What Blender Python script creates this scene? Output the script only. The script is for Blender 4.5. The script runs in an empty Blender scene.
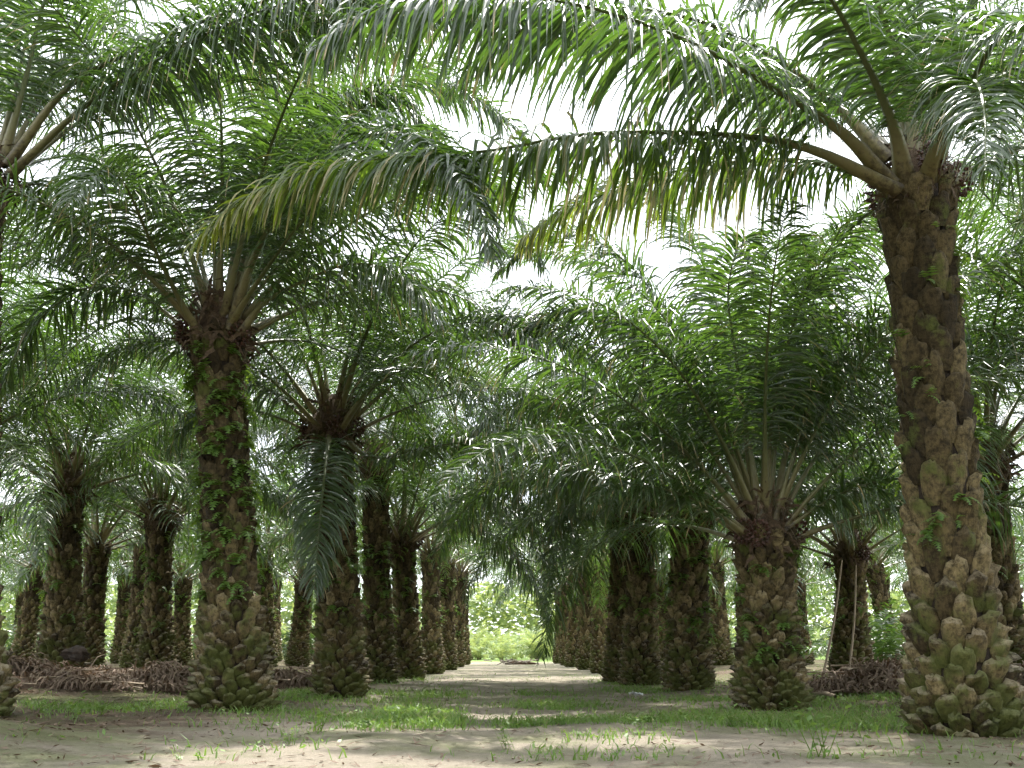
import bpy, math, random
import numpy as np
from math import sin, cos, pi, radians

rng = np.random.default_rng(7)
random.seed(7)
scene = bpy.context.scene
col = bpy.context.collection

# ------------------------------------------------------------------ camera
F = 1000.0
PITCH = math.atan(266 / F)
CAMH = 0.9
cam_d = bpy.data.cameras.new('camera')
cam_d.sensor_width = 36.0
cam_d.lens = 36.0 * F / 1024
cam_d.clip_end = 4000
cam = bpy.data.objects.new('camera', cam_d)
cam.location = (0, 0, CAMH)
cam.rotation_euler = (pi / 2 + PITCH, 0, 0)
col.objects.link(cam)
scene.camera = cam

def ray(px, py):
    u = (px - 512) / F; v = (384 - py) / F
    return np.array([u, cos(PITCH) - v * sin(PITCH), sin(PITCH) + v * cos(PITCH)])

def at(px, py, Y):
    d = ray(px, py)
    return np.array([0, 0, CAMH]) + d * (Y / d[1])

def gnd(px, py):
    d = ray(px, py)
    t = -CAMH / d[2]
    return d * t + np.array([0, 0, CAMH])

# ------------------------------------------------------------------ helpers
def mesh_obj(name, V, Fc, mats, parent=None, uv=None, midx=None, smooth=False, loc=None):
    me = bpy.data.meshes.new(name)
    me.from_pydata([tuple(v) for v in V], [], [tuple(f) for f in Fc])
    for m in (mats if isinstance(mats, (list, tuple)) else [mats]):
        me.materials.append(m)
    if uv is not None:
        ul = me.uv_layers.new(name='UVMap')
        li = np.zeros(len(me.loops), dtype=np.int32)
        me.loops.foreach_get('vertex_index', li)
        ul.data.foreach_set('uv', np.asarray(uv, dtype=np.float32)[li].ravel())
    if midx is not None:
        me.polygons.foreach_set('material_index', np.asarray(midx, dtype=np.int32))
    if smooth:
        me.polygons.foreach_set('use_smooth', np.ones(len(me.polygons), dtype=bool))
    me.update()
    o = bpy.data.objects.new(name, me)
    col.objects.link(o)
    if parent is not None: o.parent = parent
    if loc is not None: o.location = loc
    return o

def tag(o, label=None, cat=None, group=None, kind=None):
    if label: o['label'] = label
    if cat: o['category'] = cat
    if group: o['group'] = group
    if kind: o['kind'] = kind
    return o

def empty(name, loc, rz=0):
    o = bpy.data.objects.new(name, None)
    o.empty_display_size = 0.3
    o.location = loc; o.rotation_euler = (0, 0, rz)
    col.objects.link(o)
    return o

def part_copy(src, parent, loc=(0, 0, 0), rot=(0, 0, 0), sc=1.0):
    c = src.copy()
    col.objects.link(c)
    c.parent = parent
    c.location = loc; c.rotation_euler = rot
    c.scale = (sc, sc, sc) if not isinstance(sc, tuple) else sc
    return c

class Geo:
    def __init__(s): s.V = []; s.F = []; s.U = []; s.M = []; s.n = 0
    def add(s, V, Fc, U=None, m=0):
        V = np.asarray(V, float); Fc = np.asarray(Fc, int)
        s.V.append(V); s.F.append(Fc + s.n); s.n += len(V)
        s.U.append(np.zeros((len(V), 2)) if U is None else np.asarray(U, float))
        s.M.append(np.full(len(Fc), m))
        return s
    def obj(s, name, mats, parent=None, smooth=False, loc=None):
        Fl = [tuple(f) for a in s.F for f in a.tolist()]
        return mesh_obj(name, np.vstack(s.V), Fl, mats, parent, np.vstack(s.U), np.concatenate(s.M), smooth, loc)

def grid_faces(nr, nc, wrap=False):
    out = []
    for i in range(nr - 1):
        for j in range(nc if wrap else nc - 1):
            j2 = (j + 1) % nc
            out.append((i * nc + j, i * nc + j2, (i + 1) * nc + j2, (i + 1) * nc + j))
    return np.array(out)

def nrm(a):
    return a / np.maximum(np.linalg.norm(a, axis=-1, keepdims=True), 1e-9)

# value noise for placement masks
def vnoise(x, y, seed=0):
    x = np.asarray(x, float); y = np.asarray(y, float)
    xi = np.floor(x); yi = np.floor(y); fx = x - xi; fy = y - yi
    fx = fx * fx * (3 - 2 * fx); fy = fy * fy * (3 - 2 * fy)
    def h(a, b):
        q = np.sin(a * 127.1 + b * 311.7 + seed * 74.7) * 43758.5453
        return q - np.floor(q)
    return (h(xi, yi) * (1 - fx) + h(xi + 1, yi) * fx) * (1 - fy) + (h(xi, yi + 1) * (1 - fx) + h(xi + 1, yi + 1) * fx) * fy

# ------------------------------------------------------------------ materials
def new_mat(name):
    m = bpy.data.materials.new(name); m.use_nodes = True
    nt = m.node_tree
    for n in list(nt.nodes): nt.nodes.remove(n)
    return m, nt

def N(nt, t, **kw):
    n = nt.nodes.new(t)
    for k, v in kw.items():
        if k == 'inp':
            for kk, vv in v.items(): n.inputs[kk].default_value = vv
        else: setattr(n, k, v)
    return n

def ramp(nt, fac, stops):
    r = nt.nodes.new('ShaderNodeValToRGB')
    e = r.color_ramp.elements
    while len(e) < len(stops): e.new(0.5)
    for i, (p, c) in enumerate(stops):
        e[i].position = p; e[i].color = (c[0], c[1], c[2], 1) if not isinstance(c, float) else (c, c, c, 1)
    nt.links.new(fac, r.inputs['Fac'])
    return r.outputs['Color']

def mix(nt, fac, a, b, mode='MIX'):
    m = nt.nodes.new('ShaderNodeMix'); m.data_type = 'RGBA'; m.blend_type = mode
    for sock, v in ((m.inputs[0], fac), (m.inputs[6], a), (m.inputs[7], b)):
        if isinstance(v, (int, float)): sock.default_value = v
        elif isinstance(v, tuple): sock.default_value = (*v[:3], 1)
        else: nt.links.new(v, sock)
    return m.outputs[2]

def mth(nt, op, a, b=0.0):
    m = nt.nodes.new('ShaderNodeMath'); m.operation = op
    for s, v in ((m.inputs[0], a), (m.inputs[1], b)):
        if isinstance(v, (int, float)): s.default_value = v
        else: nt.links.new(v, s)
    return m.outputs[0]

def leaf_mat(name, base, base2, trans, rough=0.4, tfac=0.35, dry=0.15, drycol=(0.32, 0.24, 0.10), spec=0.5, age=None):
    m, nt = new_mat(name)
    geo = N(nt, 'ShaderNodeNewGeometry'); oi = N(nt, 'ShaderNodeObjectInfo')
    uv = N(nt, 'ShaderNodeUVMap'); sp = N(nt, 'ShaderNodeSeparateXYZ'); nt.links.new(uv.outputs[0], sp.inputs[0])
    r = geo.outputs['Random Per Island']
    c = mix(nt, mth(nt, 'ADD', mth(nt, 'MULTIPLY', r, 0.55), mth(nt, 'MULTIPLY', oi.outputs['Random'], 0.45)), base, base2)
    # dry tips: v near 1 and a random per leaflet
    thr = mth(nt, 'SUBTRACT', 1.0, mth(nt, 'MULTIPLY', mth(nt, 'POWER', r, 3.0), dry * 3))
    dfac = mth(nt, 'MULTIPLY', mth(nt, 'SUBTRACT', sp.outputs['Y'], thr), 5.0)
    cl = N(nt, 'ShaderNodeClamp'); nt.links.new(dfac, cl.inputs[0])
    c = mix(nt, cl.outputs[0], c, drycol)
    tr2 = mix(nt, r, trans, (trans[0] * 1.5, trans[1] * 1.25, trans[2]))
    if age:  # backlit yellow glow painted into the colour towards the frond tip
        mr = N(nt, 'ShaderNodeMapRange', inp={'From Min': age[0], 'From Max': age[1]}); nt.links.new(sp.outputs['X'], mr.inputs[0])
        backlit_fac = mth(nt, 'MULTIPLY', mr.outputs[0], ramp(nt, r, [(0.1, 0.35), (0.6, 1.0)]))
        c = mix(nt, backlit_fac, c, (0.20, 0.21, 0.03)); tr2 = mix(nt, backlit_fac, tr2, (0.42, 0.44, 0.04))
    tc = mix(nt, cl.outputs[0], tr2, drycol)
    p = N(nt, 'ShaderNodeBsdfPrincipled')
    nt.links.new(c, p.inputs['Base Color'])
    p.inputs['Roughness'].default_value = rough
    p.inputs['Specular IOR Level'].default_value = spec
    t = N(nt, 'ShaderNodeBsdfTranslucent'); nt.links.new(tc, t.inputs[0])
    ms = N(nt, 'ShaderNodeMixShader'); ms.inputs[0].default_value = tfac
    nt.links.new(p.outputs[0], ms.inputs[1]); nt.links.new(t.outputs[0], ms.inputs[2])
    o = N(nt, 'ShaderNodeOutputMaterial'); nt.links.new(ms.outputs[0], o.inputs[0])
    return m

LEAF = leaf_mat('palm leaflet', (0.015, 0.036, 0.010), (0.048, 0.078, 0.024), (0.12, 0.26, 0.03), 0.34, 0.27, 0.14, spec=1.0)
LEAF_Y = leaf_mat('backlit-yellow tip leaflet', (0.022, 0.048, 0.010), (0.055, 0.090, 0.020), (0.14, 0.27, 0.025), 0.34, 0.38, 0.3, (0.30, 0.27, 0.13), age=(0.72, 1.15))  # yellow of leaflets lit from behind, painted in near the tip
LEAF_E = leaf_mat('backlit-yellow frond leaflet', (0.022, 0.048, 0.010), (0.055, 0.090, 0.020), (0.14, 0.27, 0.025), 0.34, 0.38, 0.3, (0.30, 0.27, 0.13), age=(0.3, 1.4))  # same painted backlight, spread over more of the frond
LEAF_B = leaf_mat('sunlit-pale far leaflet', (0.11, 0.17, 0.065), (0.20, 0.26, 0.11), (0.32, 0.42, 0.14), 0.45, 0.4, 0.1)  # young and far leaves, with overexposed sunlight painted in as paler colour
DEAD = leaf_mat('dead leaflet', (0.10, 0.070, 0.050), (0.21, 0.155, 0.115), (0.2, 0.13, 0.07), 0.7, 0.1, 0.2, (0.26, 0.2, 0.14), 0.2)
FERN = leaf_mat('fern leaf', (0.045, 0.10, 0.018), (0.10, 0.18, 0.03), (0.17, 0.30, 0.04), 0.5, 0.4, 0.0)
GRASS = leaf_mat('grass blade', (0.075, 0.15, 0.028), (0.15, 0.23, 0.055), (0.18, 0.34, 0.05), 0.5, 0.35, 0.2, (0.28, 0.24, 0.12))

def stalk_mat(name, a, b, c2, rough=0.5):
    m, nt = new_mat(name)
    uv = N(nt, 'ShaderNodeUVMap'); sp = N(nt, 'ShaderNodeSeparateXYZ'); nt.links.new(uv.outputs[0], sp.inputs[0])
    tc = N(nt, 'ShaderNodeTexCoord')
    mp = N(nt, 'ShaderNodeMapping'); mp.inputs['Scale'].default_value = (9, 9, 9); nt.links.new(tc.outputs['Object'], mp.inputs[0])
    no = N(nt, 'ShaderNodeTexNoise', inp={'Scale': 1.4, 'Detail': 5.0, 'Roughness': 0.65}); nt.links.new(mp.outputs[0], no.inputs[0])
    f = mth(nt, 'ADD', sp.outputs['X'], mth(nt, 'MULTIPLY', mth(nt, 'SUBTRACT', no.outputs[0], 0.5), 0.22))
    c = ramp(nt, f, [(0.0, a), (0.06, b), (0.22, c2), (1.0, (c2[0] * 0.8, c2[1] * 0.9, c2[2] * 0.7))])
    c = mix(nt, 0.5, c, ramp(nt, no.outputs[0], [(0.3, 0.35), (0.65, 1.0)]), 'MULTIPLY')
    p = N(nt, 'ShaderNodeBsdfPrincipled', inp={'Roughness': rough}); nt.links.new(c, p.inputs['Base Color'])
    bp = N(nt, 'ShaderNodeBump', inp={'Strength': 0.4, 'Distance': 0.02}); nt.links.new(no.outputs[0], bp.inputs['Height']); nt.links.new(bp.outputs[0], p.inputs['Normal'])
    o = N(nt, 'ShaderNodeOutputMaterial'); nt.links.new(p.outputs[0], o.inputs[0])
    return m
STALK = stalk_mat('palm leaf stalk', (0.075, 0.055, 0.028), (0.19, 0.165, 0.075), (0.11, 0.13, 0.05), 0.42)
DSTALK = stalk_mat('dead leaf stalk', (0.30, 0.22, 0.15), (0.34, 0.27, 0.19), (0.24, 0.17, 0.11), 0.8)

def bark_mat():
    m, nt = new_mat('palm leaf base bark')
    geo = N(nt, 'ShaderNodeNewGeometry'); tc = N(nt, 'ShaderNodeTexCoord')
    uv = N(nt, 'ShaderNodeUVMap'); sp = N(nt, 'ShaderNodeSeparateXYZ'); nt.links.new(uv.outputs[0], sp.inputs[0])
    so = N(nt, 'ShaderNodeSeparateXYZ'); nt.links.new(tc.outputs['Object'], so.inputs[0])
    r = geo.outputs['Random Per Island']
    n1 = N(nt, 'ShaderNodeTexNoise', inp={'Scale': 14.0, 'Detail': 8.0, 'Roughness': 0.7}); nt.links.new(tc.outputs['Object'], n1.inputs[0])
    n2 = N(nt, 'ShaderNodeTexNoise', inp={'Scale': 2.3, 'Detail': 4.0, 'Roughness': 0.6}); nt.links.new(tc.outputs['Object'], n2.inputs[0])
    mp = N(nt, 'ShaderNodeMapping'); mp.inputs['Scale'].default_value = (60, 60, 9); nt.links.new(tc.outputs['Object'], mp.inputs[0])
    n3 = N(nt, 'ShaderNodeTexNoise', inp={'Scale': 1.0, 'Detail': 4.0}); nt.links.new(mp.outputs[0], n3.inputs[0])
    c = ramp(nt, r, [(0.0, (0.052, 0.037, 0.017)), (0.5, (0.130, 0.096, 0.043)), (1.0, (0.27, 0.21, 0.105))])
    c = mix(nt, 0.75, c, ramp(nt, n1.outputs[0], [(0.38, 0.10), (0.58, 1.2)]), 'MULTIPLY')
    c = mix(nt, 0.4, c, ramp(nt, n3.outputs[0], [(0.35, 0.5), (0.6, 1.1)]), 'MULTIPLY')
    # weathered pale grey cut ends, mostly low down
    low = N(nt, 'ShaderNodeMapRange', inp={'From Min': 0.0, 'From Max': 2.4, 'To Min': 1.0, 'To Max': 0.0}); nt.links.new(so.outputs['Z'], low.inputs[0])
    cut = mth(nt, 'MULTIPLY', mth(nt, 'MULTIPLY', mth(nt, 'GREATER_THAN', sp.outputs['Y'], 0.72), low.outputs[0]), ramp(nt, n1.outputs[0], [(0.4, 0.0), (0.6, 0.8)]))
    c = mix(nt, cut, c, (0.34, 0.30, 0.24))
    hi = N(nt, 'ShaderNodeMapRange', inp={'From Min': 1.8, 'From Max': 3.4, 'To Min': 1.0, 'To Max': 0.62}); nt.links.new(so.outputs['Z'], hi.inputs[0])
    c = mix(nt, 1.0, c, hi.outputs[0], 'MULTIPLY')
    # moss
    lowm = N(nt, 'ShaderNodeMapRange', inp={'From Min': 0.1, 'From Max': 1.9, 'To Min': 0.09, 'To Max': -0.03}); nt.links.new(so.outputs['Z'], lowm.inputs[0])
    mo = mth(nt, 'ADD', mth(nt, 'ADD', mth(nt, 'MULTIPLY', n2.outputs[0], 0.75), mth(nt, 'MULTIPLY', n1.outputs[0], 0.25)), lowm.outputs[0])
    mf = ramp(nt, mo, [(0.50, 0.0), (0.60, 0.8)])
    c = mix(nt, mf, c, mix(nt, n1.outputs[0], (0.025, 0.032, 0.008), (0.12, 0.145, 0.028)))
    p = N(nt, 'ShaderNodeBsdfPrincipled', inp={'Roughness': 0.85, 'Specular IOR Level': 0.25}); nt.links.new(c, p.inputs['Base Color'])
    bp = N(nt, 'ShaderNodeBump', inp={'Strength': 0.8, 'Distance': 0.03})
    nt.links.new(mth(nt, 'ADD', n1.outputs[0], mth(nt, 'MULTIPLY', n3.outputs[0], 0.5)), bp.inputs['Height']); nt.links.new(bp.outputs[0], p.inputs['Normal'])
    o = N(nt, 'ShaderNodeOutputMaterial'); nt.links.new(p.outputs[0], o.inputs[0])
    return m
BARK = bark_mat()

def simple(name, a, b, scale, rough=0.8, bump=0.5):
    m, nt = new_mat(name)
    tc = N(nt, 'ShaderNodeTexCoord')
    n1 = N(nt, 'ShaderNodeTexNoise', inp={'Scale': scale, 'Detail': 7.0, 'Roughness': 0.65}); nt.links.new(tc.outputs['Object'], n1.inputs[0])
    c = ramp(nt, n1.outputs[0], [(0.3, a), (0.7, b)])
    p = N(nt, 'ShaderNodeBsdfPrincipled', inp={'Roughness': rough}); nt.links.new(c, p.inputs['Base Color'])
    bp = N(nt, 'ShaderNodeBump', inp={'Strength': bump, 'Distance': 0.03}); nt.links.new(n1.outputs[0], bp.inputs['Height']); nt.links.new(bp.outputs[0], p.inputs['Normal'])
    o = N(nt, 'ShaderNodeOutputMaterial'); nt.links.new(p.outputs[0], o.inputs[0])
    return m
CORE_SHADE = simple('trunk fibre darkened as gap shade', (0.010, 0.007, 0.005), (0.04, 0.026, 0.015), 18, 0.95, 1.0)  # core fibre, darkened to paint the shade in gaps between leaf bases
FRUIT = simple('dark oil palm fruit', (0.02, 0.009, 0.006), (0.10, 0.035, 0.018), 30, 0.45)
FIBRE = simple('brown leaf fibre', (0.035, 0.022, 0.013), (0.13, 0.085, 0.048), 25, 0.95, 0.9)
LITTER = simple('leaf litter', (0.07, 0.042, 0.028), (0.19, 0.125, 0.085), 8, 0.95, 1.0)
WOOD = simple('grey weathered wood', (0.12, 0.10, 0.08), (0.34, 0.29, 0.23), 12, 0.85, 0.6)
CHAR = simple('dark rotten wood', (0.02, 0.015, 0.012), (0.08, 0.055, 0.04), 9, 0.9, 0.9)
WHITE = simple('white plastic sheet', (0.62, 0.63, 0.65), (0.8, 0.8, 0.8), 6, 0.4, 0.1)

def ground_mat():
    m, nt = new_mat('sandy plantation soil')
    tc = N(nt, 'ShaderNodeTexCoord'); P = tc.outputs['Object']
    so = N(nt, 'ShaderNodeSeparateXYZ'); nt.links.new(P, so.inputs[0])
    def noise(s, d=6.0, ro=0.6, mp=None):
        n = N(nt, 'ShaderNodeTexNoise', inp={'Scale': s, 'Detail': d, 'Roughness': ro})
        if mp:
            q = N(nt, 'ShaderNodeMapping'); q.inputs['Scale'].default_value = mp; nt.links.new(P, q.inputs[0]); nt.links.new(q.outputs[0], n.inputs[0])
        else: nt.links.new(P, n.inputs[0])
        return n.outputs[0]
    big = noise(0.35, 5.0); mid = noise(1.6, 7.0, 0.7); fine = noise(14.0, 8.0, 0.75); vf = noise(70.0, 4.0, 0.7)
    stretch = noise(1.0, 6.0, 0.65, (0.5, 1.6, 1))
    sand = mix(nt, fine, (0.17, 0.14, 0.108), (0.40, 0.35, 0.275))
    soil = mix(nt, fine, (0.06, 0.043, 0.03), (0.155, 0.112, 0.075))
    # sand in the middle avenue, dark litter soil under the rows
    ax = mth(nt, 'ABSOLUTE', mth(nt, 'SUBTRACT', so.outputs['X'], 0.2))
    road = N(nt, 'ShaderNodeMapRange', inp={'From Min': 3.0, 'From Max': 6.5, 'To Min': 0.18, 'To Max': -0.35}); nt.links.new(ax, road.inputs[0])
    near = N(nt, 'ShaderNodeMapRange', inp={'From Min': 8.0, 'From Max': 13.5, 'To Min': 0.22, 'To Max': 0.0}); nt.links.new(so.outputs['Y'], near.inputs[0])
    f = mth(nt, 'ADD', mth(nt, 'ADD', mth(nt, 'MULTIPLY', stretch, 0.55), mth(nt, 'MULTIPLY', mid, 0.45)), mth(nt, 'ADD', road.outputs[0], near.outputs[0]))
    rx_ = N(nt, 'ShaderNodeMapRange', inp={'From Min': 0.1, 'From Max': 0.55, 'To Min': 0.3, 'To Max': 0.0}); nt.links.new(mth(nt, 'ABSOLUTE', mth(nt, 'ADD', so.outputs['X'], mth(nt, 'ADD', 0.1, mth(nt, 'MULTIPLY', mid, 0.5)))), rx_.inputs[0])
    f = mth(nt, 'ADD', f, rx_.outputs[0])
    c = mix(nt, ramp(nt, f, [(0.42, 0.0), (0.70, 1.0)]), soil, sand)
    # thin green film of moss and seedlings
    g = mth(nt, 'ADD', mth(nt, 'MULTIPLY', big, 0.6), mth(nt, 'MULTIPLY', mid, 0.4))
    c = mix(nt, ramp(nt, g, [(0.46, 0.0), (0.58, 0.65)]), c, mix(nt, fine, (0.07, 0.09, 0.03), (0.17, 0.19, 0.075)))
    c = mix(nt, 0.35, c, ramp(nt, vf, [(0.3, 0.45), (0.6, 1.1)]), 'MULTIPLY')
    # open green country past the last palms
    far = N(nt, 'ShaderNodeMapRange', inp={'From Min': 74.0, 'From Max': 84.0}); nt.links.new(so.outputs['Y'], far.inputs[0])
    c = mix(nt, far.outputs[0], c, mix(nt, mid, (0.10, 0.17, 0.04), (0.20, 0.27, 0.08)))
    p = N(nt, 'ShaderNodeBsdfPrincipled', inp={'Roughness': 0.95, 'Specular IOR Level': 0.2}); nt.links.new(c, p.inputs['Base Color'])
    bp = N(nt, 'ShaderNodeBump', inp={'Strength': 0.9, 'Distance': 0.05})
    nt.links.new(mth(nt, 'ADD', mth(nt, 'MULTIPLY', mid, 1.2), mth(nt, 'ADD', fine, mth(nt, 'MULTIPLY', vf, 0.3))), bp.inputs['Height']); nt.links.new(bp.outputs[0], p.inputs['Normal'])
    o = N(nt, 'ShaderNodeOutputMaterial'); nt.links.new(p.outputs[0], o.inputs[0])
    return m
GROUND = ground_mat()

# ------------------------------------------------------------------ ground
def gh(x, y):
    x = np.asarray(x, float); y = np.asarray(y, float)
    z = 0.05 * (vnoise(x * 0.7, y * 0.7, 1) - 0.5) + 0.03 * (vnoise(x * 2.1, y * 2.1, 2) - 0.5)
    side = np.clip((np.abs(x) - 6.0) / 3.5, 0, 1); side = side * side * (3 - 2 * side)
    z = z + side * (0.16 + 0.14 * vnoise(x * 0.25, y * 0.25, 3)) * np.clip((y - 12) / 8, 0, 1)
    z = z + 0.34 * np.exp(-(((x + 6.2) / 1.5) ** 2 + ((y - 10.3) / 1.6) ** 2))
    for bx_, by_ in FEET: z = z + 0.09 * np.exp(-((x - bx_) ** 2 + (y - by_) ** 2) / 0.75 ** 2)
    return z
FEET = [(5.6, 12.4), (-4.8, 17.1), (4.5, 17.5), (-3.6, 20.7), (-4.1, 27.8), (-3.3, 30.6), (4.2, 22.9), (3.5, 27), (3.1, 30)]
xs = np.unique(np.concatenate([np.arange(-16, 16.01, 0.16), -16 - np.geomspace(0.3, 1500, 40), 16 + np.geomspace(0.3, 1500, 40)]))
xs = np.unique(np.round(np.append(xs, [-3.36, 3.68]), 4))
ys = np.unique(np.concatenate([np.arange(2, 40.01, 0.2), 2 - np.geomspace(0.5, 300, 14), 40 + np.geomspace(0.3, 2500, 60)]))
X, Y = np.meshgrid(xs, ys)
V = np.stack([X, Y, gh(X, Y)], -1).reshape(-1, 3)
Fg = grid_faces(len(ys), len(xs))
cx = V[Fg].mean(1)
inpath = (cx[:, 0] > -3.36) & (cx[:, 0] < 3.68) & (cx[:, 1] > 2) & (cx[:, 1] < 80)
def sub(mask, name):
    f = Fg[mask]; u, inv = np.unique(f, return_inverse=True)
    o = mesh_obj(name, V[u], inv.reshape(f.shape), GROUND, smooth=True)
    return tag(o, kind='structure')
sub(~inpath, 'ground'); sub(inpath, 'path')

# ------------------------------------------------------------------ fronds
def smooth_path(P, n=60):
    P = np.asarray(P, float)
    Q = np.vstack([2 * P[0] - P[1], P, 2 * P[-1] - P[-2]])
    out = []
    for i in range(1, len(Q) - 2):
        for t in np.linspace(0, 1, 20, endpoint=False):
            p0, p1, p2, p3 = Q[i - 1], Q[i], Q[i + 1], Q[i + 2]
            out.append(0.5 * ((2 * p1) + (-p0 + p2) * t + (2 * p0 - 5 * p1 + 4 * p2 - p3) * t * t + (-p0 + 3 * p1 - 3 * p2 + p3) * t ** 3))
    out.append(P[-1]); out = np.array(out)
    d = np.r_[0, np.cumsum(np.linalg.norm(np.diff(out, axis=0), axis=1))]
    s = np.linspace(0, d[-1], n)
    return np.stack([np.interp(s, d, out[:, k]) for k in range(3)], -1), d[-1]

def std_path(th0, L, bend, n=60, curl=0.0, p=1.5):
    s = np.linspace(0, 1, n)
    th = radians(th0) - radians(bend) * s ** p
    az = radians(curl) * s ** 2
    d = np.stack([np.cos(th) * np.cos(az), np.cos(th) * np.sin(az), np.sin(th)], -1) * (L / (n - 1))
    return np.vstack([[0, 0, 0], np.cumsum(d[:-1], axis=0)]), L

def frond_geo(path, L, rg, pairs=110, K=4, fold=True, leaf_len=1.1, leaf_w=0.025, droop=1.0, petiole=0.15, stalk_r=0.10, spread=1.0, broken=0.05, hang=0.0):
    """returns (leaflet geo, stalk geo)"""
    n = len(path)
    T = nrm(np.gradient(path, axis=0))
    up = np.array([0, 0, 1.0])
    S = np.cross(T, up); sl = np.linalg.norm(S, axis=1)
    ref = S[np.argmax(sl)] / sl.max()
    S = np.where((S @ ref)[:, None] < 0, -S, S)
    w = np.clip(sl / 0.35, 0, 1)[:, None]
    S = nrm(nrm(S) * w + ref * (1 - w)); S = nrm(S - (S * T).sum(1, keepdims=True) * T)
    Nn = np.cross(S, T); Nn = np.where((Nn[:, 2] < 0)[:, None] & (w > .5), -Nn, Nn)
    if Nn[n // 2, 2] < 0: Nn = -Nn
    G = Geo(); R = Geo()
    for side in (-1, 1):
        s = np.linspace(petiole, 0.995, pairs) + rg.normal(0, 0.0025, pairs)
        s = np.clip(s, 0, 1)
        # uneven grouping of leaflets
        s = s + 0.004 * np.sin(np.arange(pairs) * 2.1 + side)
        s = np.clip(s, petiole, 1)
        f = s * (n - 1); i0 = np.minimum(f.astype(int), n - 2); fr = (f - i0)[:, None]
        P0 = path[i0] * (1 - fr) + path[i0 + 1] * fr
        t = T[i0]; sd = S[i0] * side; nn = Nn[i0]
        q = (s - petiole) / (1 - petiole)
        gone = (vnoise(s * 40 + side * 9, np.full(pairs, path[-1][0] * 3.1)) > .86) & (rg.random(pairs) < .8)
        phi = np.radians(78 - 38 * q ** 1.3 + rg.normal(0, 7, pairs))
        eps = np.radians(rg.choice([-22, 4, 30], pairs, p=[.3, .4, .3]) + rg.normal(0, 9, pairs) - hang) * spread
        d = t * np.cos(phi)[:, None] + (sd * np.cos(eps)[:, None] + nn * np.sin(eps)[:, None]) * np.sin(phi)[:, None]
        ln = leaf_len * (0.35 + 0.65 * np.clip(q / 0.18, 0, 1) ** 0.8) * np.where(q > 0.45, 1 - 0.72 * ((q - 0.45) / 0.55) ** 1.7, 1) * rg.uniform(0.86, 1.1, pairs)
        hw = leaf_w * (0.55 + 0.45 * np.clip(ln / leaf_len, 0, 1)) * rg.uniform(0.8, 1.15, pairs)
        ln = np.where(gone, ln * .12, ln)
        dr = droop * rg.uniform(0.22, 0.62, pairs)
        brk = rg.random(pairs) < broken
        bk = rg.integers(1, K, pairs)
        roll = rg.normal(0, 0.38, pairs)
        pos = P0.copy()
        rings = []
        prof = [0.45, 1.0, 0.95, 0.75, 0.42, 0.05] if K == 5 else ([0.5, 1.0, 0.92, 0.55, 0.04] if K == 4 else ([0.55, 1.0, 0.7, 0.05] if K == 3 else [0.6, 1.0, 0.05]))
        for k in range(K + 1):
            wv = t - (t * d).sum(1, keepdims=True) * d
            wv = nrm(wv); bn = np.cross(d, wv)
            wr = wv * np.cos(roll)[:, None] + bn * np.sin(roll)[:, None]
            br = np.cross(d, wr); 
            h = (hw * prof[k])[:, None]
            if fold: rings.append(np.stack([pos - wr * h, pos + br * h * 0.38, pos + wr * h], 1))
            else: rings.append(np.stack([pos - wr * h, pos + wr * h], 1))
            if k < K:
                pos = pos + d * (ln / K)[:, None]
                g = dr * (0.5 + 1.25 * (k + 1) / K) * 4 / K
                g = np.where(brk & (k >= bk), 3.0, g)
                d = nrm(d - up[None] * g[:, None])
                roll = roll + rg.normal(0, 0.06, pairs)
        A = np.stack(rings, 1)  # pairs, K+1, c, 3
        c = A.shape[2]
        Vv = A.reshape(-1, 3)
        base = np.arange(pairs)[:, None, None] * (K + 1) * c
        ff = grid_faces(K + 1, c)
        Fa = (base + ff[None]).reshape(-1, 4)
        U = np.zeros((pairs, K + 1, c, 2)); U[..., 0] = s[:, None, None]; U[..., 1] = (np.arange(K + 1) / K)[None, :, None]
        G.add(Vv, Fa, U.reshape(-1, 2))
    # stalk
    m = 26 if fold else 10; k = 6 if fold else 4
    idx = np.linspace(0, 1, m) ** 1.35
    f = idx * (n - 1); i0 = np.minimum(f.astype(int), n - 2); fr = (f - i0)[:, None]
    P0 = path[i0] * (1 - fr) + path[i0 + 1] * fr
    rad = stalk_r * (0.05 + 0.95 * np.exp(-idx * 8.0)) * .72 + stalk_r * 0.34 * (1 - idx)
    ang = np.arange(k) / k * 2 * pi
    flat = 0.62
    ringv = P0[:, None] + (S[i0][:, None] * np.cos(ang)[None, :, None] + Nn[i0][:, None] * np.sin(ang)[None, :, None] * flat) * rad[:, None, None]
    U = np.zeros((m, k, 2)); U[..., 0] = idx[:, None]; U[..., 1] = ang[None] / 6.3
    R.add(ringv.reshape(-1, 3), grid_faces(m, k, True), U.reshape(-1, 2))
    return G, R

# library of free standing fronds by launch angle; each one exists once and is copied
def frond_spec(age, rg):
    """age 0 = youngest upright, 1 = oldest"""
    th0 = 87 - 70 * age ** 0.85 + rg.normal(0, 3)
    bend = 52 + 48 * age ** 0.6 + rg.normal(0, 7)
    L = 6.3 * (0.78 + 0.22 * min(1, age * 3)) * rg.uniform(0.92, 1.06)
    return th0, L, bend

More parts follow.
